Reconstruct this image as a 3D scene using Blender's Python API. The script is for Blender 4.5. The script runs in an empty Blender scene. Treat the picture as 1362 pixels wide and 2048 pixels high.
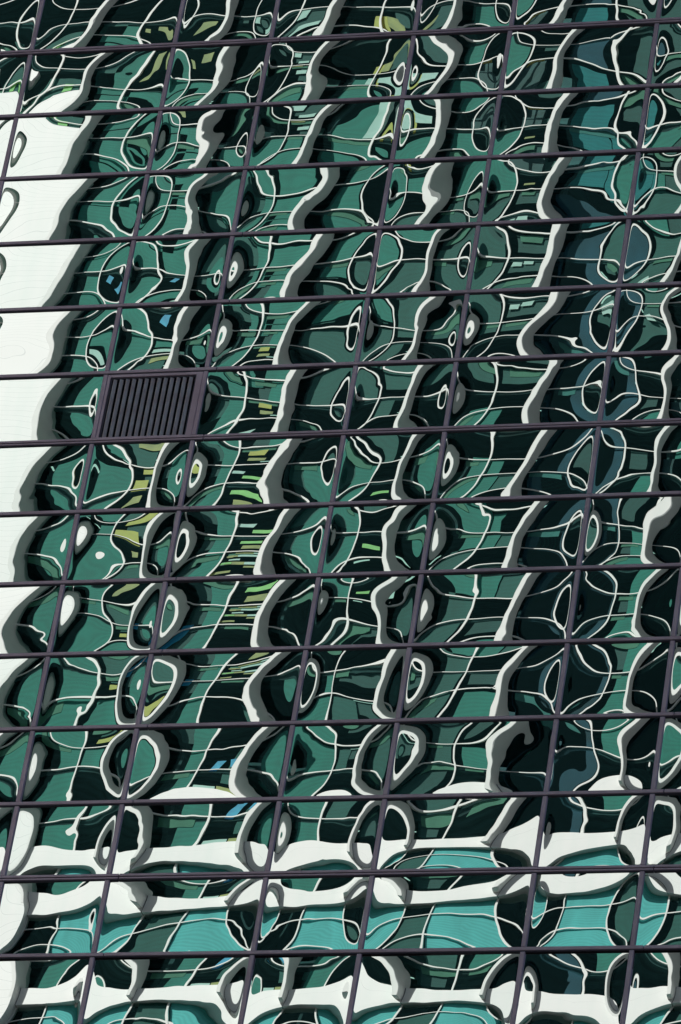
import bpy, bmesh, math, random
import numpy as np
from mathutils import Matrix, Vector

S = bpy.context.scene
COL = S.collection
RAD = math.radians

# ---------------------------------------------------------------- camera
ZG = 52.0                      # height of the wall's reference row above the street
R = [[0.9672362, 0.214574, 0.135691], [-0.0300595, 0.6275059, -0.7780314], [-0.2520922, 0.7484613, 0.6133964]]
CAM = [20.9385, -59.8298, -50.2826]
# measured bar positions of the curtain wall (m)
COLX = [-5.85, -4.5819, -2.6055, -1.2902, 0.658, 1.9507, 3.9, 5.1865, 7.1501]
ROWZ = [7.8949, 6.7822, 5.642, 4.5305, 3.3934, 2.2525, 1.1307, 0.0122, -1.1297, -2.2501, -3.3722, -4.5098, -5.6426, -6.7451, -7.8744, -9.0092]
# how each sealed pane sits and bows, in units of 1e-4: tilt x, tilt z, bow height, twist, five slow bending modes
PAR = {
(1,0):(-63.3,-9.9,30.4,5.2,6.1,1.4,-1.0,-1.9,-0.1),
(1,1):(-71.9,-25.5,26.4,9.6,4.0,0.8,-4.2,-5.1,1.0),
(1,2):(-45.9,22.2,28.6,-30.4,-0.4,-2.5,-0.3,-0.3,-0.1),
(1,3):(-39.7,9.0,29.2,-16.5,0.6,-4.4,-0.6,-1.0,-0.2),
(1,4):(-36.3,-12.1,28.9,-12.2,-4.8,-2.4,2.1,-0.6,0.1),
(1,5):(-22.8,-0.5,27.9,-9.6,-4.1,-7.3,3.8,-5.1,-0.2),
(1,6):(2.0,-6.7,28.1,-31.2,2.6,-1.0,0.0,-0.7,-0.1),
(1,7):(15.8,30.3,29.4,-8.8,1.7,-2.6,-0.4,-0.1,-0.0),
(1,8):(24.4,41.0,28.6,-23.6,1.8,-1.5,-0.0,-0.6,-0.1),
(1,9):(43.3,16.7,29.8,-0.9,1.8,-2.3,-1.2,1.1,-0.0),
(1,10):(44.1,-1.7,29.7,0.1,0.0,-0.1,-0.0,0.0,-0.0),
(2,0):(-54.4,-8.0,24.3,-7.4,-4.2,-0.3,-0.3,-2.2,0.0),
(2,1):(-23.8,17.5,21.5,-0.5,0.7,6.5,1.0,-1.7,0.8),
(2,2):(-26.8,-17.3,24.4,-23.2,4.2,4.7,1.9,-3.4,0.2),
(2,3):(-24.1,-31.5,25.9,-25.0,5.2,0.3,-0.6,-3.4,0.1),
(2,4):(-7.2,-9.4,24.5,-28.0,-0.4,4.2,-0.8,-3.2,-0.0),
(2,5):(2.9,-0.4,24.4,-25.9,-1.6,3.7,-1.7,-2.6,-0.1),
(2,7):(17.5,13.2,23.1,-26.5,-6.4,0.7,-0.6,-1.4,0.2),
(2,8):(30.0,-11.7,25.4,-22.5,-3.3,-4.0,0.1,-6.7,-0.1),
(2,9):(54.9,37.5,30.7,-31.2,-3.7,-1.6,-0.5,-7.1,-0.4),
(2,10):(39.5,16.9,21.2,-26.0,-6.1,-2.8,2.4,0.4,0.2),
(2,11):(53.5,18.3,25.0,-35.5,-2.6,-3.5,-0.6,0.4,0.0),
(2,12):(78.6,6.2,21.2,-3.5,1.9,0.6,2.1,-2.7,0.5),
(2,13):(100.1,12.2,25.3,-0.5,-0.0,1.3,0.2,-0.4,-0.0),
(2,14):(77.8,-153.7,26.0,1.0,-1.4,1.3,0.1,-0.8,-0.1),
(3,0):(-62.6,-6.8,29.3,-6.6,0.8,-1.5,0.4,-1.3,0.0),
(3,1):(-61.5,8.5,28.3,-19.3,3.5,2.6,4.2,-5.3,-0.0),
(3,2):(-43.4,-3.6,27.9,-7.4,11.3,3.5,-0.4,-2.2,0.2),
(3,3):(-21.8,37.9,23.1,-9.0,2.8,2.4,3.1,4.1,0.4),
(3,4):(-21.1,-1.1,30.2,-5.5,4.3,2.6,2.3,1.1,-0.1),
(3,5):(-13.2,2.2,33.4,-20.9,8.2,1.5,-1.9,-0.0,0.2),
(3,6):(-15.5,-21.5,28.0,-30.2,0.4,1.5,-1.1,-2.7,-0.1),
(3,7):(-4.1,-9.4,29.1,-22.7,4.8,-1.7,1.6,0.4,-0.3),
(3,8):(15.8,2.3,31.3,-12.9,1.0,0.6,-0.5,-0.1,-0.7),
(3,9):(32.7,0.9,27.6,-7.9,1.3,0.2,-1.2,-0.6,-0.3),
(3,10):(40.8,-26.0,33.4,-10.0,3.9,-4.5,-0.6,0.1,-0.5),
(3,11):(51.9,8.6,31.1,-8.6,2.6,1.2,-1.6,0.8,-0.1),
(3,12):(68.4,9.0,19.9,-6.9,0.1,0.9,1.5,1.3,0.5),
(3,13):(68.6,-6.1,29.8,-3.4,-5.1,-3.9,-0.4,2.0,-0.0),
(3,14):(60.8,-175.0,30.8,-17.2,3.1,-2.9,0.7,1.7,-0.5),
(4,0):(-53.5,-9.1,25.0,-7.4,1.6,-1.9,1.1,-1.7,0.0),
(4,1):(-70.9,13.2,24.1,-29.4,-4.0,3.2,0.2,1.3,-0.1),
(4,2):(-65.3,-14.5,23.8,-24.7,-2.1,-0.6,0.2,-0.7,-0.0),
(4,3):(-37.1,-0.8,24.2,-10.5,0.5,3.7,3.3,-2.4,0.2),
(4,4):(-27.9,-19.9,23.7,-8.6,-2.2,-1.6,-2.0,-1.6,0.2),
(4,5):(0.9,14.7,27.0,-1.5,3.9,7.9,-1.8,-3.2,0.1),
(4,6):(-14.4,-19.9,25.2,-16.9,-0.0,1.8,-0.4,0.0,-0.0),
(4,7):(7.3,7.9,24.7,-23.4,-2.6,2.9,-1.6,0.8,-0.0),
(4,8):(1.1,-22.5,22.4,-16.1,2.4,-1.0,-0.3,-1.4,0.0),
(4,9):(15.5,-8.9,23.3,-16.8,1.6,-1.3,-1.1,-5.6,0.1),
(4,10):(38.7,2.7,22.1,-17.3,7.6,1.4,2.0,-2.1,0.1),
(4,11):(31.3,0.9,25.4,-23.0,-2.8,0.5,-2.1,0.1,-0.0),
(4,12):(41.6,-4.8,23.9,-11.5,-1.1,-0.3,0.7,-1.9,-0.1),
(4,13):(48.6,5.8,25.7,0.2,0.3,-2.0,-0.1,-0.6,0.0),
(4,14):(95.8,-175.9,25.5,0.1,0.0,0.0,0.0,-0.0,-0.0),
(5,0):(-69.0,28.5,29.4,-3.6,0.6,-1.6,0.6,-0.3,-0.0),
(5,1):(-73.4,-29.7,20.3,-6.9,7.7,-3.6,-1.6,-2.9,0.6),
(5,2):(-55.3,-19.6,22.6,-19.2,7.0,0.7,1.3,-0.2,0.1),
(5,3):(-44.1,-23.1,20.7,-23.6,7.0,-1.4,1.1,0.7,-0.6),
(5,4):(-34.5,-18.2,24.3,-17.2,0.8,2.2,0.2,-0.3,0.2),
(5,5):(-21.3,6.9,29.2,-8.8,5.9,-0.2,3.3,2.8,-0.4),
(5,6):(-12.2,-11.1,29.4,-16.8,1.2,1.3,0.9,1.2,-0.2),
(5,7):(-4.2,9.8,34.2,6.0,2.4,3.8,-0.1,-0.4,-0.7),
(5,8):(0.1,-12.5,33.6,-8.2,1.0,3.2,-1.7,0.0,0.1),
(5,9):(9.4,3.3,29.7,-3.4,-0.4,2.2,-0.9,-0.7,0.1),
(5,10):(16.3,-10.9,34.9,2.3,1.7,-2.9,-0.2,-1.3,-0.0),
(5,11):(37.5,4.2,26.7,2.4,7.5,3.2,-3.7,-5.8,0.1),
(5,12):(52.3,35.7,32.1,6.1,7.1,7.2,0.3,1.0,0.3),
(5,13):(62.7,14.0,30.0,-2.8,6.4,-2.8,-0.3,0.1,0.1),
(5,14):(54.9,-176.1,34.0,-20.1,-4.8,2.4,-0.8,-0.3,-0.2),
(6,2):(-24.8,-27.8,23.5,-25.9,-6.2,-1.6,-1.0,-0.9,-0.0),
(6,3):(-40.6,-53.9,23.3,-30.2,4.4,1.4,-0.6,-5.2,0.1),
(6,4):(-29.0,-28.6,24.6,1.8,-1.9,2.3,-1.1,0.2,0.1),
(6,5):(-28.6,-49.9,22.7,-18.2,2.2,-3.2,-1.5,-5.0,0.2),
(6,6):(12.5,45.3,25.9,-13.5,0.2,4.6,-1.7,-5.0,0.1),
(6,7):(-4.0,-0.2,24.4,-11.2,-1.6,0.5,-1.1,-1.9,0.2),
(6,8):(27.3,11.7,28.4,-6.9,6.9,7.6,-0.6,-3.1,0.1),
(6,9):(16.9,4.9,27.8,-7.1,-0.6,1.7,-2.5,-0.5,-0.3),
(6,10):(18.5,-11.0,26.6,-10.5,-3.5,3.3,-3.0,-0.1,-0.1),
(6,11):(26.7,37.3,23.2,-6.2,-4.1,-1.5,-2.1,-5.6,-0.0),
(6,12):(27.9,15.7,24.8,-5.4,-4.8,0.1,1.0,0.3,-0.1),
(6,13):(35.8,44.9,25.0,14.4,2.7,-0.9,0.4,-0.8,0.1),
(6,14):(33.8,-216.0,21.8,-52.8,-2.3,0.2,2.2,1.4,0.2),
}

F_PX, W_PX = 13000.0, 1362.0
cd = bpy.data.cameras.new('camera'); cam = bpy.data.objects.new('camera', cd); COL.objects.link(cam)
cd.sensor_fit = 'HORIZONTAL'; cd.sensor_width = 36.0; cd.lens = 36.0 * F_PX / W_PX
cd.clip_start = 0.5; cd.clip_end = 5000
M = Matrix(((R[0][0], -R[1][0], -R[2][0], CAM[0]), (R[0][1], -R[1][1], -R[2][1], CAM[1]),
            (R[0][2], -R[1][2], -R[2][2], CAM[2] + ZG), (0, 0, 0, 1)))
cam.matrix_world = M
S.camera = cam

# ---------------------------------------------------------------- light
SUN_EL, SUN_AZ = 40.0, -28.0   # azimuth from +Y (behind the mirror wall) towards -X
sd = Vector((math.sin(RAD(SUN_AZ)) * math.cos(RAD(SUN_EL)), math.cos(RAD(SUN_AZ)) * math.cos(RAD(SUN_EL)), math.sin(RAD(SUN_EL))))
ld = bpy.data.lights.new('sun', 'SUN'); ld.energy = 3.7; ld.angle = RAD(0.5); ld.color = (1.0, 0.965, 0.91)
lo = bpy.data.objects.new('sun', ld); COL.objects.link(lo); lo.location = (-60, 80, 140)
lo.rotation_euler = (-sd).to_track_quat('-Z', 'Y').to_euler()
wd = bpy.data.worlds.new('World'); S.world = wd; wd.use_nodes = True
nt = wd.node_tree; bg = nt.nodes['Background']
sk = nt.nodes.new('ShaderNodeTexSky'); sk.sky_type = 'NISHITA'; sk.sun_disc = False
sk.sun_elevation = RAD(SUN_EL); sk.sun_rotation = RAD(SUN_AZ); sk.dust_density = 1.5
nt.links.new(sk.outputs[0], bg.inputs[0]); bg.inputs[1].default_value = 0.05
S.view_settings.view_transform = 'Standard'; S.view_settings.look = 'None'; S.view_settings.exposure = -0.25
S.view_settings.gamma = 1.0
S.cycles.max_bounces = 10; S.cycles.glossy_bounces = 5; S.cycles.transparent_max_bounces = 12
S.cycles.caustics_reflective = False; S.cycles.caustics_refractive = False

# ---------------------------------------------------------------- helpers
def link(o, parent=None):
    COL.objects.link(o)
    if parent is not None: o.parent = parent
    return o

def empty(name, loc, label, cat):
    o = bpy.data.objects.new(name, None); COL.objects.link(o); o.location = loc
    o['label'] = label; o['category'] = cat
    return o

class MB:
    """collects boxes / prisms in world coordinates; build() links them as one mesh object"""
    def __init__(s): s.v = []; s.f = []
    def box(s, x0, x1, y0, y1, z0, z1):
        b = len(s.v)
        s.v += [(x0, y0, z0), (x1, y0, z0), (x1, y1, z0), (x0, y1, z0), (x0, y0, z1), (x1, y0, z1), (x1, y1, z1), (x0, y1, z1)]
        s.f += [tuple(b + i for i in q) for q in ((0, 3, 2, 1), (4, 5, 6, 7), (0, 1, 5, 4), (1, 2, 6, 5), (2, 3, 7, 6), (3, 0, 4, 7))]
        return s
    def prism(s, pts, z0, z1):
        b = len(s.v); n = len(pts)
        s.v += [(x, y, z0) for x, y in pts] + [(x, y, z1) for x, y in pts]
        s.f += [tuple(b + i for i in reversed(range(n))), tuple(b + n + i for i in range(n))]
        s.f += [(b + i, b + (i + 1) % n, b + n + (i + 1) % n, b + n + i) for i in range(n)]
        return s
    def quad(s, a, b_, c, d):
        b = len(s.v); s.v += [a, b_, c, d]; s.f.append((b, b + 1, b + 2, b + 3)); return s
    def build(s, name, mat, parent=None, bevel=0.0, smooth=False):
        me = bpy.data.meshes.new(name)
        base = Vector(parent.matrix_world.translation) if parent is not None else Vector()
        if parent is not None:
            base = Vector((0, 0, 0)); p = parent
            while p is not None: base += Vector(p.location); p = p.parent
        c = np.array(s.v).mean(0)
        me.from_pydata([tuple(np.array(v) - c) for v in s.v], [], s.f); me.update()
        if bevel > 0:
            bm = bmesh.new(); bm.from_mesh(me)
            bmesh.ops.bevel(bm, geom=bm.edges[:], offset=bevel, segments=1, affect='EDGES', clamp_overlap=True)
            bm.to_mesh(me); bm.free()
        bm = bmesh.new(); bm.from_mesh(me); bmesh.ops.recalc_face_normals(bm, faces=bm.faces); bm.to_mesh(me); bm.free()
        me.materials.append(mat)
        o = bpy.data.objects.new(name, me); link(o, parent); o.location = Vector(c) - base
        return o

def mat(name): 
    m = bpy.data.materials.new(name); m.use_nodes = True
    n = m.node_tree.nodes; b = n['Principled BSDF']
    return m, n, m.node_tree.links, b

def plain(name, col, rough=0.5, metal=0.0, noise=0.0, scale=3.0, stretch=(1, 1, 1), spec=0.5):
    """one base colour, gently mottled by a noise in object space"""
    m, n, l, b = mat(name)
    b.inputs['Roughness'].default_value = rough; b.inputs['Metallic'].default_value = metal
    b.inputs['Specular IOR Level'].default_value = spec
    if noise > 0:
        tc = n.new('ShaderNodeNewGeometry'); mp = n.new('ShaderNodeMapping'); mp.inputs['Scale'].default_value = stretch
        tx = n.new('ShaderNodeTexNoise'); tx.inputs['Scale'].default_value = scale; tx.inputs['Detail'].default_value = 5
        rp = n.new('ShaderNodeValToRGB')
        rp.color_ramp.elements[0].position = 0.3; rp.color_ramp.elements[1].position = 0.7
        rp.color_ramp.elements[0].color = tuple(c * (1 - noise) for c in col) + (1,)
        rp.color_ramp.elements[1].color = tuple(min(1, c * (1 + noise)) for c in col) + (1,)
        l.new(tc.outputs['Position'], mp.inputs['Vector']); l.new(mp.outputs[0], tx.inputs['Vector'])
        l.new(tx.outputs['Fac'], rp.inputs[0]); l.new(rp.outputs[0], b.inputs['Base Color'])
    else:
        b.inputs['Base Color'].default_value = (*col, 1)
    return m

def panelled(name, col, joint, pitch, width, rough=0.45):
    """white cladding with thin horizontal joints every `pitch` metres"""
    m, n, l, b = mat(name)
    g = n.new('ShaderNodeNewGeometry'); sp = n.new('ShaderNodeSeparateXYZ'); l.new(g.outputs['Position'], sp.inputs[0])
    d = n.new('ShaderNodeMath'); d.operation = 'DIVIDE'; d.inputs[1].default_value = pitch; l.new(sp.outputs[2], d.inputs[0])
    fr = n.new('ShaderNodeMath'); fr.operation = 'FRACT'; l.new(d.outputs[0], fr.inputs[0])
    lt = n.new('ShaderNodeMath'); lt.operation = 'LESS_THAN'; lt.inputs[1].default_value = width / pitch; l.new(fr.outputs[0], lt.inputs[0])
    tx = n.new('ShaderNodeTexNoise'); tx.inputs['Scale'].default_value = 0.9; tx.inputs['Detail'].default_value = 6
    l.new(g.outputs['Position'], tx.inputs['Vector'])
    rp = n.new('ShaderNodeValToRGB'); rp.color_ramp.elements[0].color = tuple(c * 0.93 for c in col) + (1,); rp.color_ramp.elements[1].color = (*col, 1)
    l.new(tx.outputs['Fac'], rp.inputs[0])
    mx = n.new('ShaderNodeMix'); mx.data_type = 'RGBA'; l.new(lt.outputs[0], mx.inputs['Factor'])
    l.new(rp.outputs[0], mx.inputs['A']); mx.inputs['B'].default_value = (*joint, 1)
    l.new(mx.outputs['Result'], b.inputs['Base Color']); b.inputs['Roughness'].default_value = rough
    return m

def slatted(name, col, pitch, rough=0.6):
    """woven blind: fine horizontal slats as a colour ripple plus soft mottling"""
    m, n, l, b = mat(name)
    g = n.new('ShaderNodeNewGeometry'); sp = n.new('ShaderNodeSeparateXYZ'); l.new(g.outputs['Position'], sp.inputs[0])
    d = n.new('ShaderNodeMath'); d.operation = 'MULTIPLY'; d.inputs[1].default_value = 2 * math.pi / pitch; l.new(sp.outputs[2], d.inputs[0])
    si = n.new('ShaderNodeMath'); si.operation = 'SINE'; l.new(d.outputs[0], si.inputs[0])
    tx = n.new('ShaderNodeTexNoise'); tx.inputs['Scale'].default_value = 0.8; tx.inputs['Detail'].default_value = 4
    mp = n.new('ShaderNodeMapping'); mp.inputs['Scale'].default_value = (1.5, 1, 0.35); l.new(g.outputs['Position'], mp.inputs[0]); l.new(mp.outputs[0], tx.inputs['Vector'])
    ma = n.new('ShaderNodeMath'); ma.operation = 'MULTIPLY_ADD'; ma.inputs[1].default_value = 0.10; l.new(si.outputs[0], ma.inputs[0]); l.new(tx.outputs['Fac'], ma.inputs[2])
    rp = n.new('ShaderNodeValToRGB'); rp.color_ramp.elements[0].position = 0.25; rp.color_ramp.elements[1].position = 0.75
    rp.color_ramp.elements[0].color = tuple(c * 0.78 for c in col) + (1,); rp.color_ramp.elements[1].color = tuple(min(1, c * 1.18) for c in col) + (1,)
    l.new(ma.outputs[0], rp.inputs[0]); l.new(rp.outputs[0], b.inputs['Base Color']); b.inputs['Roughness'].default_value = rough
    return m

def glazing(name, tint, gloss, rough=0.0):
    m = bpy.data.materials.new(name); m.use_nodes = True; n = m.node_tree.nodes; l = m.node_tree.links; n.clear()
    o = n.new('ShaderNodeOutputMaterial'); t = n.new('ShaderNodeBsdfTransparent'); t.inputs[0].default_value = (*tint, 1)
    g = n.new('ShaderNodeBsdfGlossy'); g.inputs['Roughness'].default_value = rough; g.inputs['Color'].default_value = (0.30, 0.90, 1.0, 1)
    mx = n.new('ShaderNodeMixShader'); mx.inputs[0].default_value = gloss; l.new(t.outputs[0], mx.inputs[1]); l.new(g.outputs[0], mx.inputs[2])
    l.new(mx.outputs[0], o.inputs[0])
    return m

def lamp(name, col, e):
    m, n, l, b = mat(name)
    b.inputs['Base Color'].default_value = (0.8, 0.8, 0.8, 1); b.inputs['Emission Color'].default_value = (*col, 1); b.inputs['Emission Strength'].default_value = e
    return m

# materials
m_mirror, n_, l_, b_ = mat('silvered_glass')
b_.inputs['Base Color'].default_value = (0.84, 0.925, 0.915, 1); b_.inputs['Metallic'].default_value = 1.0; b_.inputs['Roughness'].default_value = 0.0
oi = n_.new('ShaderNodeObjectInfo'); ge = n_.new('ShaderNodeNewGeometry'); mp_ = n_.new('ShaderNodeMapping'); mp_.inputs['Scale'].default_value = (5.0, 1.0, 0.55)
tx_ = n_.new('ShaderNodeTexNoise'); tx_.inputs['Scale'].default_value = 1.3; tx_.inputs['Detail'].default_value = 7
l_.new(ge.outputs['Position'], mp_.inputs[0]); l_.new(mp_.outputs[0], tx_.inputs['Vector'])
ad_ = n_.new('ShaderNodeMath'); ad_.operation = 'MULTIPLY_ADD'; ad_.inputs[1].default_value = 0.55; l_.new(oi.outputs['Random'], ad_.inputs[0]); l_.new(tx_.outputs['Fac'], ad_.inputs[2])
rp_ = n_.new('ShaderNodeValToRGB'); rp_.color_ramp.elements[0].position = 0.25; rp_.color_ramp.elements[1].position = 1.1
rp_.color_ramp.elements[0].color = (0.78, 0.895, 0.875, 1); rp_.color_ramp.elements[1].color = (0.88, 0.945, 0.94, 1)
l_.new(ad_.outputs[0], rp_.inputs[0]); l_.new(rp_.outputs[0], b_.inputs['Base Color'])
m_frame = plain('anodised_purple_grey', (0.92, 0.63, 0.74), 0.42, 0.5, 0.16, 2.5, (1, 1, 1))
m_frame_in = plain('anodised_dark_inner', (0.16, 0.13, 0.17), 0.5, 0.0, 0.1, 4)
m_slat = plain('weathered_louvre_blade', (1.0, 0.72, 0.70), 0.5, 0.8, 0.2, 9, (1, 1, 0.6))
m_gap = plain('black_gasket', (0.006, 0.006, 0.008), 0.7)
m_core = plain('tower_core', (0.06, 0.06, 0.065), 0.8, 0, 0.15, 0.3)
m_white = plain('white_painted_metal', (0.80, 0.80, 0.77), 0.5, 0, 0.04, 1.2)
m_wall = panelled('white_cladding', (0.82, 0.82, 0.80), (0.60, 0.62, 0.61), 0.62, 0.03)
m_band = panelled('white_band_cladding', (0.82, 0.82, 0.80), (0.6, 0.6, 0.6), 50.0, 0.01)
m_glass = glazing('green_tinted_glazing', (0.62, 0.76, 0.72), 0.014)
m_glass_blue = glazing('blue_tinted_glazing', (0.52, 0.72, 0.77), 0.018)
m_green = slatted('deep_green_blind', (0.014, 0.262, 0.218), 0.31)
m_dgreen = slatted('dark_green_blind', (0.012, 0.118, 0.108), 0.31)
m_dgreen2 = slatted('bottle_green_blind', (0.011, 0.076, 0.078), 0.31)
m_teal = slatted('teal_blind', (0.20, 0.76, 0.82), 0.16)
m_ceil = plain('office_ceiling', (0.026, 0.066, 0.072), 0.8, 0, 0.85, 0.8, (1.0, 3.0, 1))
m_bluedk = plain('dark_blue_blind', (0.006, 0.042, 0.060), 0.6, 0, 0.95, 0.55, (1, 1, 0.8))
m_valance = plain('green_valance', (0.10, 0.27, 0.18), 0.6, 0, 0.2, 1.0)
m_back = plain('office_wall', (0.028, 0.072, 0.082), 0.8, 0, 0.9, 0.6, (1, 1, 2.4))
m_cup = plain('grey_green_cupboard', (0.07, 0.16, 0.155), 0.6, 0, 0.6, 1.2)
m_cup2 = plain('slate_cupboard', (0.05, 0.09, 0.11), 0.6, 0, 0.6, 1.2)
m_tube = lamp('ceiling_tube', (0.75, 1.0, 0.88), 0.95)
m_yellow = plain('yellow_board', (1.0, 0.62, 0.05), 0.5, 0, 0.15, 2)
m_olive = plain('olive_board', (0.60, 0.42, 0.10), 0.5, 0, 0.3, 2)
m_cyan = plain('pale_cyan_paper', (0.88, 1.0, 0.97), 0.5, 0, 0.15, 3)
m_blue = plain('bright_blue_cloth', (0.03, 0.42, 1.0), 0.5, 0, 0.3, 3)
m_lime = plain('lime_card', (0.5, 0.9, 0.22), 0.5, 0, 0.2, 3)
m_red = plain('red_cloth', (0.6, 0.03, 0.03), 0.5, 0, 0.2, 3)
m_ground = plain('asphalt', (0.055, 0.055, 0.057), 0.85, 0, 0.25, 0.6)
m_pave = plain('paving', (0.24, 0.23, 0.22), 0.8, 0, 0.2, 1.5)

# ---------------------------------------------------------------- ground
g = MB(); g.quad((-1500, -1500, 0), (1500, -1500, 0), (1500, 1500, 0), (-1500, 1500, 0))
o = g.build('ground', m_ground); o['kind'] = 'structure'
for nm, y0, y1 in (('pavement', -14.0, -0.8), ('pavement', -74.0, -59.0)):
    p = MB(); p.box(-60, 60, y0, y1, 0.004, 0.13); o = p.build(nm, m_pave); o['kind'] = 'structure'

# ================================================================ the mirror tower
tower = empty('mirror_tower', (0, 0, 0), 'office tower with rippling mirror glass panes in a purple-grey metal grid', 'office tower')
rng = np.random.default_rng(7)

def ext(a, before, after, steps):
    a = list(a); i = 0
    pre = []
    x = a[0]
    for k in range(before): x -= steps[(k + 1) % len(steps)]; pre.insert(0, x)
    x = a[-1]
    for k in range(after): x += steps[k % len(steps)]; a.append(x)
    return pre + a
XS = ext(COLX, 6, 7, (1.29, 1.95)); C0 = 6           # XS[C0 + v] is mullion v
ZS = ext(ROWZ, 8, 18, (-1.125, -1.125)); R0 = 8
NC, NR = len(COLX) - 1, len(ROWZ) - 1
MW = 0.030                                           # half the face width of a frame bar

def curve(a, dl, p):
    gx = np.linspace(0, a, 1201)
    Sx = ((1 - p) * gx / a + 2 * p * (gx / a) ** 3) * (1 - np.exp(-(a - gx) / dl))
    Fi = np.concatenate([[0], np.cumsum((Sx[1:] + Sx[:-1]) / 2 * np.diff(gx))])
    Fx = Fi[-1] - Fi
    F0 = Fx[0]
    return lambda s: (np.interp(np.abs(s), gx, Sx) * np.sign(s) / F0, np.interp(np.abs(s), gx, Fx) / F0)

row_t = {r: [] for r in range(NR)}
for (c, r), v in PAR.items(): row_t[r].append(v)
row_t = {r: np.mean(v, axis=0) for r, v in row_t.items()}

def axis_pts(a, n):
    t = np.linspace(-1, 1, n); return a * np.sign(t) * (1 - (1 - np.abs(t)) ** 1.35)

MODES = ((2, 1), (1, 2), (3, 1), (2, 2), (1, 3))
def pane_mesh(cs, v, nx, nz, seed, detail=True):
    x0, x1, z1, z0 = cs
    tx, tz, A, tw = v[:4]
    cx, cz = (x0 + x1) / 2, (z0 + z1) / 2; a, b = (x1 - x0) / 2 - 0.029, (z1 - z0) / 2 - 0.029
    rg = np.random.default_rng(seed)
    X, Z = np.meshgrid(axis_pts(a, nx), axis_pts(b, nz))
    S1, Fu = curve(a, 0.03 * rg.uniform(0.85, 1.15), 0.35)(X); S2, Kv = curve(b, 0.004 * rg.uniform(0.6, 1.4), -0.1)(Z)
    H = A * Fu * Kv + tx * X + tz * Z + tw * X * Z
    HX = -A * S1 * Kv + tx + tw * Z; HZ = -A * Fu * S2 + tz + tw * X
    for k, (i, j) in zip(v[4:], MODES):              # lop-sided bow that vanishes at the glazing bead
        ux, uz = (X + a) / (2 * a) * math.pi, (Z + b) / (2 * b) * math.pi
        H += k * np.sin(i * ux) * np.sin(j * uz)
        HX += k * i * math.pi / (2 * a) * np.cos(i * ux) * np.sin(j * uz); HZ += k * j * math.pi / (2 * b) * np.sin(i * ux) * np.cos(j * uz)
    if detail:
        # roller waves and small dents left by tempering
        for q in range(16):
            lam = math.exp(rg.uniform(math.log(0.16), math.log(0.8))); th = rg.normal(0, 0.75) + math.pi / 2
            sl = RIP[1] * rg.uniform(.4, 1.0) * (lam / 0.2) ** 0.35
            kx, kz = 2 * math.pi / lam * math.cos(th), 2 * math.pi / lam * math.sin(th); ph = rg.uniform(0, 6.28)
            k = math.hypot(kx, kz); am = sl / k
            H += am * np.sin(kx * X + kz * Z + ph); HX += am * kx * np.cos(kx * X + kz * Z + ph); HZ += am * kz * np.cos(kx * X + kz * Z + ph)
        for q in range(RIP[3] + 4):
            px, pz = rg.uniform(-a, a), rg.uniform(-b, b); w = rg.uniform(0.035, 0.11); sl = RIP[2] * rg.uniform(.4, 1) * rg.choice((-1, 1))
            if q >= RIP[3]: w = rg.uniform(0.022, 0.045); sl *= 1.0
            am = sl * w; E = am * np.exp(-(((X - px) / w) ** 2 + ((Z - pz) / w) ** 2) / 2)
            H += E; HX += -E * (X - px) / w ** 2; HZ += -E * (Z - pz) / w ** 2
    V = np.stack([X, -H, Z], -1).reshape(-1, 3)
    N = np.stack([-HX, -np.ones_like(HX), -HZ], -1).reshape(-1, 3); N /= np.linalg.norm(N, axis=1)[:, None]
    i = np.arange(nx * nz).reshape(nz, nx)
    F = np.stack([i[:-1, :-1], i[:-1, 1:], i[1:, 1:], i[1:, :-1]], -1).reshape(-1, 4)
    return V, N, F, (cx, 0.0, cz + ZG)

def link_mesh(name, V, F, N, material, loc, parent):
    me = bpy.data.meshes.new(name)
    me.vertices.add(len(V)); me.vertices.foreach_set('co', np.ascontiguousarray(V, dtype=np.float32).ravel())
    me.loops.add(F.size); me.loops.foreach_set('vertex_index', F.astype(np.int32).ravel())
    me.polygons.add(len(F)); me.polygons.foreach_set('loop_start', np.arange(0, F.size, 4, dtype=np.int32))
    me.update(calc_edges=True); me.validate()
    me.polygons.foreach_set('use_smooth', np.ones(len(me.polygons), dtype=bool))
    me.normals_split_custom_set_from_vertices(N.tolist())
    me.materials.append(material)
    o = bpy.data.objects.new(name, me); link(o, parent); o.location = loc
    return o

RIP = (0, 0.000085, 0.0010, 6)
def pix(x, y, z):
    d = np.array([x, y, z]) - np.array(CAM); c = np.array(R) @ d
    return 681 + F_PX * c[0] / c[2], 1024 + F_PX * c[1] / c[2]

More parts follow.
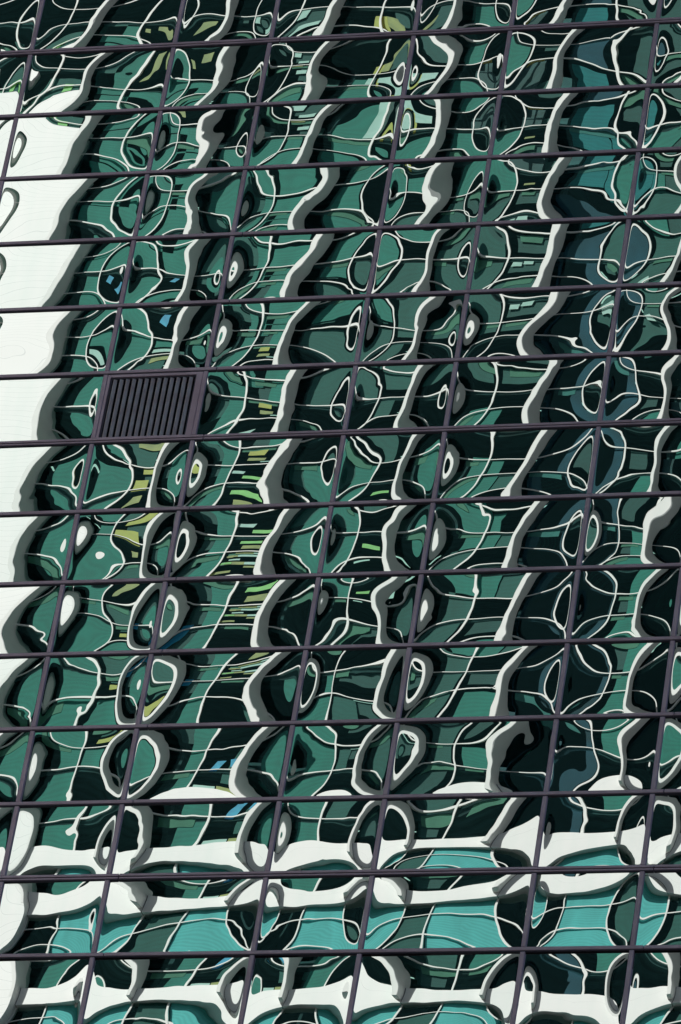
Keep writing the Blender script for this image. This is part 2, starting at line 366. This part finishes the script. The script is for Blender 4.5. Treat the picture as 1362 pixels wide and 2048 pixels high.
LOUVRE = (2, 6)
cand = []
for c in range(NC):
    for r in range(NR):
        if (c, r) == LOUVRE: continue
        P = [pix(x, 0, z) for x in (COLX[c], COLX[c + 1]) for z in (ROWZ[r], ROWZ[r + 1])]
        xs = [min(max(p[0], 0), 1362) for p in P]; ys = [min(max(p[1], 0), 2048) for p in P]
        cand.append(((max(xs) - min(xs)) * (max(ys) - min(ys)), c, r))
cand.sort(reverse=True)
shown = {(c, r) for a_, c, r in cand[:100] if a_ > 0}
rest_v, rest_n, rest_f, nb = [], [], [], 0
for ci in range(len(XS) - 1):
    for ri in range(len(ZS) - 1):
        c, r = ci - C0, ri - R0
        if (c, r) == LOUVRE: continue
        inside = 0 <= c < NC and 0 <= r < NR
        wide = (XS[ci + 1] - XS[ci]) > 1.6
        if (c, r) in PAR: v = np.array(PAR[c, r])
        else:
            b_t = row_t[min(max(r, 0), NR - 1)]
            v = np.array([b_t[0], b_t[1] + rng.normal() * 8, 28.9 if wide else 23.6, -13.0] + [1.0, 0.4, 0, -1.2, 0]) + rng.normal(size=9) * (6, 4, .8, 6, 3, 2.5, 1, 1.5, .2)
        det = inside
        nx, nz = ((112 if wide else 84), 64) if det else (14, 10)
        V, N, F, loc = pane_mesh((XS[ci], XS[ci + 1], ZS[ri], ZS[ri + 1]), v * 1e-4, nx, nz, 1000 + c * 40 + r, det)
        if (c, r) in shown: link_mesh('window_pane', V, F, N, m_mirror, loc, tower)
        else:
            rest_v.append(V + np.array(loc)); rest_n.append(N); rest_f.append(F + nb); nb += len(V)
o = link_mesh('window_pane', np.concatenate(rest_v), np.concatenate(rest_f), np.concatenate(rest_n), m_mirror, (0, 0, 0), tower)
o['kind'] = 'stuff'

# frame bars: glass plane is y = 0, bars stand proud towards the street (-y)
THICK = {1, 7, 13}
FY = -0.022
joints = [XS[C0 + 3] + 0.135, XS[C0 + 7] + 0.135]
segx = [XS[0] - .1] + joints + [XS[-1] + .1]
zt = [z + ZG for z in ZS]
for ri, z in enumerate(zt):
    r = ri - R0
    th = (r in THICK) or (not (0 <= r <= NR) and (r - 1) % 6 == 0)
    for s in range(3):
        xa, xb = segx[s] + (0.004 if s else 0), segx[s + 1] - (0.004 if s < 2 else 0)
        t = MB()
        shade_strip = MB()
        if th:
            t.box(xa, xb, FY - .003, 0.03, z + 0.006, z + 0.043); t.box(xa, xb, FY - .003, 0.03, z - 0.032, z - 0.006)
            shade_strip.box(xa, xb, FY + .004, 0.03, z - 0.045, z - 0.0325)
        else:
            t.box(xa, xb, FY - .003, 0.03, z - 0.018, z + 0.031); shade_strip.box(xa, xb, FY + .004, 0.03, z - 0.031, z - 0.0185)
        to = t.build('transom', m_frame, tower, 0.004); shade_strip.build('underside_shade', m_frame_in, to)  # added dark strip: shade of the bar's underside, put into its colour
for ci, x in enumerate(XS):
    m_ = MB()
    for ri in range(len(zt) - 1):
        r = ri - R0
        up = 0.0445 if (r in THICK) else 0.0315; dn = 0.0435 if (r + 1 in THICK) else 0.0315
        m_.box(x - MW, x + MW, FY, 0.03, zt[ri + 1] + dn, zt[ri] - up)
    m_.build('mullion', m_frame, tower, 0.006)
# black glazing gasket behind the bars, seen as a hairline between the panes
gk = MB()
for x in XS: gk.box(x - 0.036, x + 0.036, 0.012, 0.028, zt[-1], zt[0])
for z in zt: gk.box(XS[0], XS[-1], 0.010, 0.026, z - 0.047, z + 0.046)
gk.build('gasket', m_gap, tower)
bd = MB(); bd.box(XS[0], XS[-1], 0.12, 24, 0.13, zt[0] + 0.3); bd.build('core', m_core, tower)
bs = MB(); bs.box(XS[0] - .2, XS[-1] + .2, -0.4, 0.118, 0.13, zt[-1] - 0.1); bs.build('plinth', m_frame_in, tower)

# ventilation louvre in place of one pane
lx0, lx1 = COLX[2] + MW, COLX[3] - MW; lz1, lz0 = ROWZ[6] + ZG - .032, ROWZ[7] + ZG + .044
lv = bpy.data.objects.new('louvre_vent', None); link(lv, tower); lv.location = ((lx0 + lx1) / 2, 0, lz0); lv['label'] = 'dark louvred vent with upright metal blades'
fr = MB(); w = 0.05
fr.box(lx0 + .002, lx0 + w * .8, -0.016, 0.10, lz0 + .002, lz1 - .002); fr.box(lx1 - w * 1.7, lx1 - .002, -0.016, 0.10, lz0 + .002, lz1 - .002)
fr.box(lx0 + w * .8, lx1 - w * 1.7, -0.016, 0.10, lz1 - w * .95, lz1 - .002); fr.box(lx0 + w * .8, lx1 - w * 1.7, -0.012, 0.10, lz0 + .002, lz0 + w * .35)
fr.build('frame', m_frame, lv, 0.003)
f2 = MB(); a0, a1, b0, b1 = lx0 + w * .8, lx1 - w * 1.7, lz0 + w * .35, lz1 - w * .95
f2.box(a0 + .001, a0 + .022, 0.002, 0.09, b0, b1); f2.box(a1 - .018, a1 - .001, 0.002, 0.09, b0, b1); f2.box(a0 + .022, a1 - .018, 0.002, 0.09, b1 - .02, b1 - .001)
f2.build('inner_frame', m_frame_in, lv)
bk = MB(); bk.box(a0, a1, 0.101, 0.112, b0, b1); bk.build('back_plate', m_gap, lv)
ns = 13; pit = (a1 - a0 - .05) / ns
for i in range(ns):
    xc = a0 + .035 + pit * (i + .35)
    s = MB(); s.prism([(xc - .027, 0.004), (xc - .024, -0.001), (xc - .018, -0.001), (xc + .020, 0.013), (xc + .022, 0.019), (xc + .014, 0.018)], b0 + .001, b1 - .021)
    s.build('slat', m_slat, lv)

# ================================================================ the tower across the street
D = 75.0; YF = -D
B = 3.62; XF = -0.785
XB = -0.67
LAM = 2.35; L0 = 48.5 + ZG
def kx(k): return XB + B * k          # bay lines at the glass
def kf(k): return XF + B * k          # fin centres
def zl(i): return L0 + LAM * i
BT, BB = 48.5 + ZG, 46.95 + ZG
K0, K1 = -15, 2
I1 = 16
opp = empty('glass_tower', (0, YF, 0), 'tall green glass tower with white fins standing across the street', 'office tower')
rnd = random.Random(5)
FD = 1.05
XL, XR = kx(K0), kx(K1)
ZTOP = zl(I1)
POD = [45.75 + ZG, 44.05 + ZG, 42.35 + ZG, 40.6 + ZG, 38.8 + ZG, 36.4 + ZG]
ZLOW = POD[-1]
WK0, WK1 = -9.63, -9.0            # white stair wall
WTOP = 75.2 + ZG

def bar(mb, x, w, y1, z0, z1): mb.box(x - w / 2, x + w / 2, YF - 0.02, YF + y1, z0, z1)
# upright fins
for k in range(K0, K1 + 1):
    if k == -10: continue                # the stair wall takes this bay
    f_ = MB(); zb = 47.3 + ZG
    xs_ = kf(k)
    f_.box(xs_ - 0.10, xs_ + 0.10, YF - 0.02, YF + FD, zb, ZTOP + 1.2)
    f_.build('fin', m_white, opp, 0.02)
# thin mullions at mid bay, and podium uprights
for k in range(K0, K1):
    m_ = MB(); bar(m_, kx(k + 0.5) - 0.16, 0.078, 0.07, BT, ZTOP); m_.build('mullion', m_white, opp)
    m_ = MB(); bar(m_, kx(k + 0.41), 0.07, 0.07, ZLOW, BB); bar(m_, kx(k), 0.075, 0.07, ZLOW, BB); m_.build('mullion', m_white, opp)
for i in range(1, I1 + 1):
    t = MB(); t.box(XL, XR, YF - 0.015, YF + 0.055, zl(i) - 0.045, zl(i) + 0.045); t.build('transom', m_white, opp)
for z in POD[:-1]:
    t = MB(); t.box(XL, XR, YF - 0.015, YF + 0.055, z - 0.038, z + 0.038); t.build('transom', m_white, opp)
# white band between the office floors and the podium
for k in range(K0, K1):
    b_ = MB(); b_.box(kx(k) + 0.012, kx(k + 1) - 0.012, YF - 0.5, YF + 0.40, BB, BT); b_.build('band_panel', m_band, opp)
b_ = MB(); b_.box(XL, XR, YF - 0.49, YF + 0.38, BB + .01, BT - .01); b_.build('band_backing', m_gap, opp)
# solid white stair wall
w_ = MB(); w_.box(kx(WK0), kf(WK1) + 0.094, YF - 0.3, YF + FD - 0.008, ZLOW, WTOP); w_.build('stair_wall', m_wall, opp)
w_ = MB(); w_.box(kx(-13.2), kx(-9.79), YF - 0.3, YF + 0.35, ZLOW, WTOP + 3); w_.build('stair_wall', m_wall, opp)
# glazing: one tall strip per half bay
gl = []
for k in range(K0, K1):
    for a0_, a1_ in ((k, k + 0.445), (k + 0.445, k + 1)):
        gm = m_glass_blue if (a0_ == k and k in (-5,)) else m_glass
        s = MB(); s.quad((kx(a0_), YF, BT), (kx(a1_), YF, BT), (kx(a1_), YF, ZTOP), (kx(a0_), YF, ZTOP)); s.build('window_strip', gm, opp)
        s = MB(); s.quad((kx(a0_), YF, ZLOW), (kx(a1_), YF, ZLOW), (kx(a1_), YF, BB), (kx(a0_), YF, BB)); s.build('window_strip', m_glass, opp)
# floors: slab with ceiling below, and a green valance behind the glass
DEPTH = 7.0
for i in range(0, I1 + 1, 2):
    z = zl(i + 1) if i + 1 <= I1 else zl(I1)
    s = MB(); s.box(XL, XR, YF - DEPTH, YF - 0.12, z - 0.30, z + 0.05); s.build('ceiling', m_ceil, opp)
for j in range(1, len(POD), 2):
    s = MB(); s.box(XL, XR, YF - DEPTH, YF - 0.12, POD[j] - 0.2, POD[j] + 0.05); s.build('ceiling', m_ceil, opp)
s = MB(); s.box(XL, XR, YF - DEPTH - 0.5, YF - DEPTH, ZLOW, ZTOP); s.build('office_wall', m_back, opp)
s = MB(); s.box(XL, XR, YF - 26, YF - DEPTH - 0.52, 0.13, ZTOP + 1.0); s.build('core', m_core, opp)
s = MB(); s.box(XL, XR, YF - DEPTH - 0.5, YF - 0.02, 0.13, ZLOW - .01); s.build('lower_wall', m_back, opp)
s = MB(); s.box(XL - .6, XR + .6, YF - 26, YF + FD, ZTOP + 1.21, ZTOP + 2.0); s.build('roof', m_white, opp)
for sx in (XL - .5, XR):
    s = MB(); s.box(sx, sx + .5, YF - 26, YF - 0.03, 0.13, ZTOP + 1.2); s.build('end_wall', m_wall, opp)
# cross walls between offices
for k in range(K0 + 1, K1):
    for i in range(-1, I1, 2):
        if rnd.random() < 0.5:
            s = MB(); d0 = rnd.choice((0.3, 1.5, 2.5)); s.box(kx(k) - .06, kx(k) + .06, YF - DEPTH, YF - d0, zl(i) + .05, min(zl(i + 2), ZTOP) - .3); s.build('partition', m_back, opp)
# valances
nval = 0
for k in range(-11, -2):
    for i in range(1, 13):
        for h in (0, 1):
            if rnd.random() < 0.34 and nval < 60:
                xa = k + (0.02 if h == 0 else 0.46) + rnd.uniform(0, .12); xb = xa + rnd.uniform(.2, .36)
                s = MB(); zz = zl(i) - 0.1; s.box(kx(xa), kx(xb), YF - .112, YF - .096, zz - rnd.uniform(.3, .6), zz); s.build('valance', m_valance, opp); nval += 1
# ceiling tubes
nt_ = 0
for k in range(-11, -2):
    for i in range(1, 12, 2):
        for q in range(3):
            if rnd.random() < 0.30 and nt_ < 70:
                xx = kx(k + rnd.uniform(.08, .8)); yy = YF - rnd.uniform(0.8, 4.5); z = zl(i) - .36
                s = MB()
                if rnd.random() < .75: s.box(xx, xx + .6, yy, yy + .07, z, z + .05)
                else: s.box(xx, xx + .07, yy, yy + .7, z, z + .05)
                s.build('ceiling_tube', m_tube, opp); nt_ += 1
# blinds drawn behind the glass: (k0, k1, z0, z1, material) in heights above the reference row
BL = [(-4.97, -4.58, 48.5, 71.5, m_bluedk), (-3.97, -3.6, 50, 62, m_bluedk), (-8.92, -8.56, 69.8, 71.5, m_green), (-8.5, -8.05, 73.4, 76.4, m_green), (-8.9, -8.57, 75.8, 78.5, m_green), (-7.9, -7.57, 72.1, 74.2, m_green), (-7.48, -7.2, 72.1, 74.0, m_green), (-7.74, -7.56, 66.6, 68.0, m_green), (-7.48, -7.05, 67.5, 68.3, m_green), (-8.5, -8.15, 66.2, 67.2, m_green), (-8.5, -8.1, 55.6, 57.7, m_dgreen), (-8.5, -8.2, 50.9, 53.1, m_green), (-6.88, -6.57, 48.5, 53.1, m_green), (-6.9, -6.6, 68, 71.8, m_green), (-6.48, -6.1, 66, 69.5, m_dgreen), (-5.45, -5.1, 50.9, 53, m_green), (-5.95, -5.6, 66, 71, m_dgreen), (-5.9, -5.57, 72.2, 74.4, m_green), (-4.96, -4.66, 48.5, 55.4, m_bluedk), (-4.93, -4.6, 55.6, 57.8, m_bluedk), (-4.95, -4.7, 60.4, 69.4, m_bluedk), (-4.9, -4.62, 76.9, 79, m_bluedk), (-3.95, -3.6, 50, 60, m_bluedk), (-7.76, -7.56, 48.5, 66.5, m_green), (-7.62, -7.38, 66.6, 69.4, m_green), (-7.5, -7.06, 68.4, 71.8, m_green), (-7.72, -7.56, 68.0, 72.0, m_green),
      (-7.30, -7.1, 64.95, 67.3, m_green), (-7.2, -7.04, 50.9, 53.1, m_dgreen),
      (-8.84, -8.56, 48.5, 62.2, m_green), (-8.80, -8.56, 63.0, 69.2, m_green), (-8.82, -8.33, 71.6, 75.6, m_green), (-8.5, -8.2, 62.8, 64.8, m_dgreen),
      (-8.48, -8.1, 69.8, 73.2, m_green), (-8.95, -8.7, 76.8, 79.0, m_dgreen),
      (-5.77, -5.34, 57.95, 60.2, m_green), (-5.80, -5.52, 60.3, 63.0, m_green), (-5.84, -5.56, 55.6, 58.3, m_dgreen), (-5.5, -5.36, 60.3, 62.5, m_green),
      (-4.63, -4.34, 72.0, 74.5, m_green), (-4.9, -4.64, 72.4, 76.4, m_green), (-4.5, -4.1, 69.7, 71.9, m_dgreen), (-4.3, -4.06, 55.6, 60.2, m_green), (-4.85, -4.6, 57.9, 60.2, m_green),
      (-4.4, -4.1, 50.9, 55.5, m_green), (-6.8, -6.56, 57.95, 62.4, m_green), (-6.9, -6.6, 65.0, 67.2, m_dgreen), (-6.75, -6.56, 53.3, 55.5, m_green), (-6.5, -6.3, 50.9, 53.0, m_dgreen),
      (-6.85, -6.56, 72.1, 75.8, m_green), (-6.5, -6.06, 72.1, 73.6, m_green), (-5.9, -5.6, 76.8, 79.0, m_green), (-5.5, -5.1, 66.0, 67.2, m_dgreen), (-3.8, -3.56, 55, 66, m_green), (-3.5, -3.1, 70, 74, m_green),
      (-9.6, -9.2, 76, 77.6, m_dgreen), (-5.85, -5.6, 50.9, 55.5, m_dgreen), (-6.5, -6.3, 62.7, 64.9, m_dgreen)]
for a0_, a1_, z0_, z1_, m_ in BL:
    s = MB(); s.box(kx(a0_), kx(a1_), YF - .16, YF - .12, z0_ + ZG, z1_ + ZG); s.build('blind', m_, opp)
# screens and cupboards deeper in the offices
for q in range(70):
    k = rnd.uniform(-11, -2.3); i = rnd.choice((-1, 1, 3, 5, 7, 9, 11)); d0 = rnd.uniform(.7, 4.5); w_ = rnd.uniform(.5, 1.8); h_ = rnd.uniform(1.2, 3.6)
    z_ = zl(i) + .05 if i > 0 else BT + .1
    s = MB(); s.box(kx(k), kx(k) + w_, YF - d0 - .3, YF - d0, z_, z_ + h_); s.build('cupboard', rnd.choice((m_cup, m_back, m_cup2)), opp)
# half-drawn darker blinds in the remaining offices
for k in range(-11, -2):
    for h in (0, 1):
        for i in range(0, 13):
            if rnd.random() < 0.36 and not (k == -5 and h == 0):
                xa, xb = (k + .03, k + .42) if h == 0 else (k + .47, k + .97)
                w_ = rnd.uniform(.35, .8) * (xb - xa); xa += rnd.uniform(0, xb - xa - w_)
                z1_ = zl(i + 1) - .1; s = MB(); s.box(kx(xa), kx(xa + w_), YF - .24, YF - .2, z1_ - LAM * rnd.uniform(.3, .95), z1_); s.build('blind', rnd.choice((m_dgreen, m_dgreen2, m_dgreen2)), opp)
# podium blinds: teal on the half bay left of each fin, mostly dark on the other
for k in range(K0, K1):
    s = MB(); s.box(kx(k + .425), kx(k + .985), YF - .11, YF - .07, ZLOW + .05, BB); s.build('blind', m_teal, opp)
    if rnd.random() < .75:
        a_ = rnd.uniform(.02, .2); s = MB(); s.box(kx(k + a_), kx(k + .4), YF - .11, YF - .07, ZLOW + .05, (BB if rnd.random() < .4 else POD[0] - .05)); s.build('blind', m_dgreen, opp)
# coloured boards, papers and cloths behind the glass
nboard = 0
def board(k, z, w, h, m_, y=0.22, tilt=0.0):
    s = MB(); x = kx(k); zz = z + ZG
    global nboard; nboard += 1; y = 0.028 + (nboard % 12) * 0.0055
    s.box(x - w / 2, x + w / 2, YF - y - .004, YF - y, zz - h / 2, zz + h / 2)
    o = s.build('notice_board', m_, opp); o.rotation_euler = (0, tilt, 0)
for a_ in ((-8.37, 60.7, .95, 1.3, m_yellow), (-8.34, 59.0, .5, .7, m_olive), (-8.28, 54.0, .7, .5, m_yellow), (-8.3, 64.4, 1.0, .5, m_olive), (-8.28, 62.2, .8, .5, m_yellow),
           (-8.32, 65.6, 1.2, .45, m_cyan), (-8.32, 68.9, .34, .6, m_blue, .3, .4), (-7.93, 55.5, .45, .9, m_blue, .3, .1), (-7.33, 51.3, .35, 1.2, m_blue, .3, .15), (-7.17, 51.6, .25, .8, m_blue, .35, -.2), (-7.4, 48.9, .8, .4, m_cyan), (-7.2, 48.9, .5, .4, m_olive),
           (-7.27, 58.6, .75, .55, m_olive), (-7.3, 59.4, .9, .4, m_lime), (-7.22, 60.9, .9, .35, m_lime), (-7.33, 64.3, .5, .6, m_yellow), (-7.3, 63.4, .55, .4, m_olive), (-7.44, 61.6, .7, .35, m_cyan, .3, .2),
           (-6.55, 77.4, .5, 1.2, m_yellow), (-6.42, 77.6, .55, .9, m_olive), (-6.33, 75.5, .9, .9, m_cyan), (-6.58, 75.3, .5, 1.4, m_cyan), (-6.45, 75.0, .14, 1.6, m_yellow),
           (-7.27, 75.6, .7, .45, m_cyan), (-7.3, 77.3, .8, .35, m_cyan), (-7.4, 76.6, .9, .3, m_olive), (-7.46, 78.6, .5, 1.0, m_cyan), (-8.3, 78.3, .4, .4, m_olive), (-8.47, 77.9, .18, .5, m_olive), (-9.35, 76.6, .35, .6, m_lime), (-5.4, 76.7, .8, .3, m_olive), (-5.35, 72.9, .6, .25, m_olive),
           (-5.42, 69.0, .4, .5, m_cyan, .4), (-5.3, 69.2, .35, .4, m_cyan, .4), (-4.35, 67.3, .4, .8, m_cyan, .4, -.4), (-6.3, 58.8, .8, .3, m_lime), (-9.06, 45.2, .3, 1.4, m_red, .05, .3)): board(*a_)
for q in range(16):
    zz = rnd.choice((56.0, 56.35, 56.7, 57.05, 57.4, 57.75)); board(-7.06 - rnd.uniform(0.06, .42), zz, rnd.uniform(.25, .9), rnd.uniform(.1, .26), rnd.choice((m_cyan, m_cyan, m_cyan, m_lime, m_blue if q == 3 else m_olive)), .2 + q * .03)
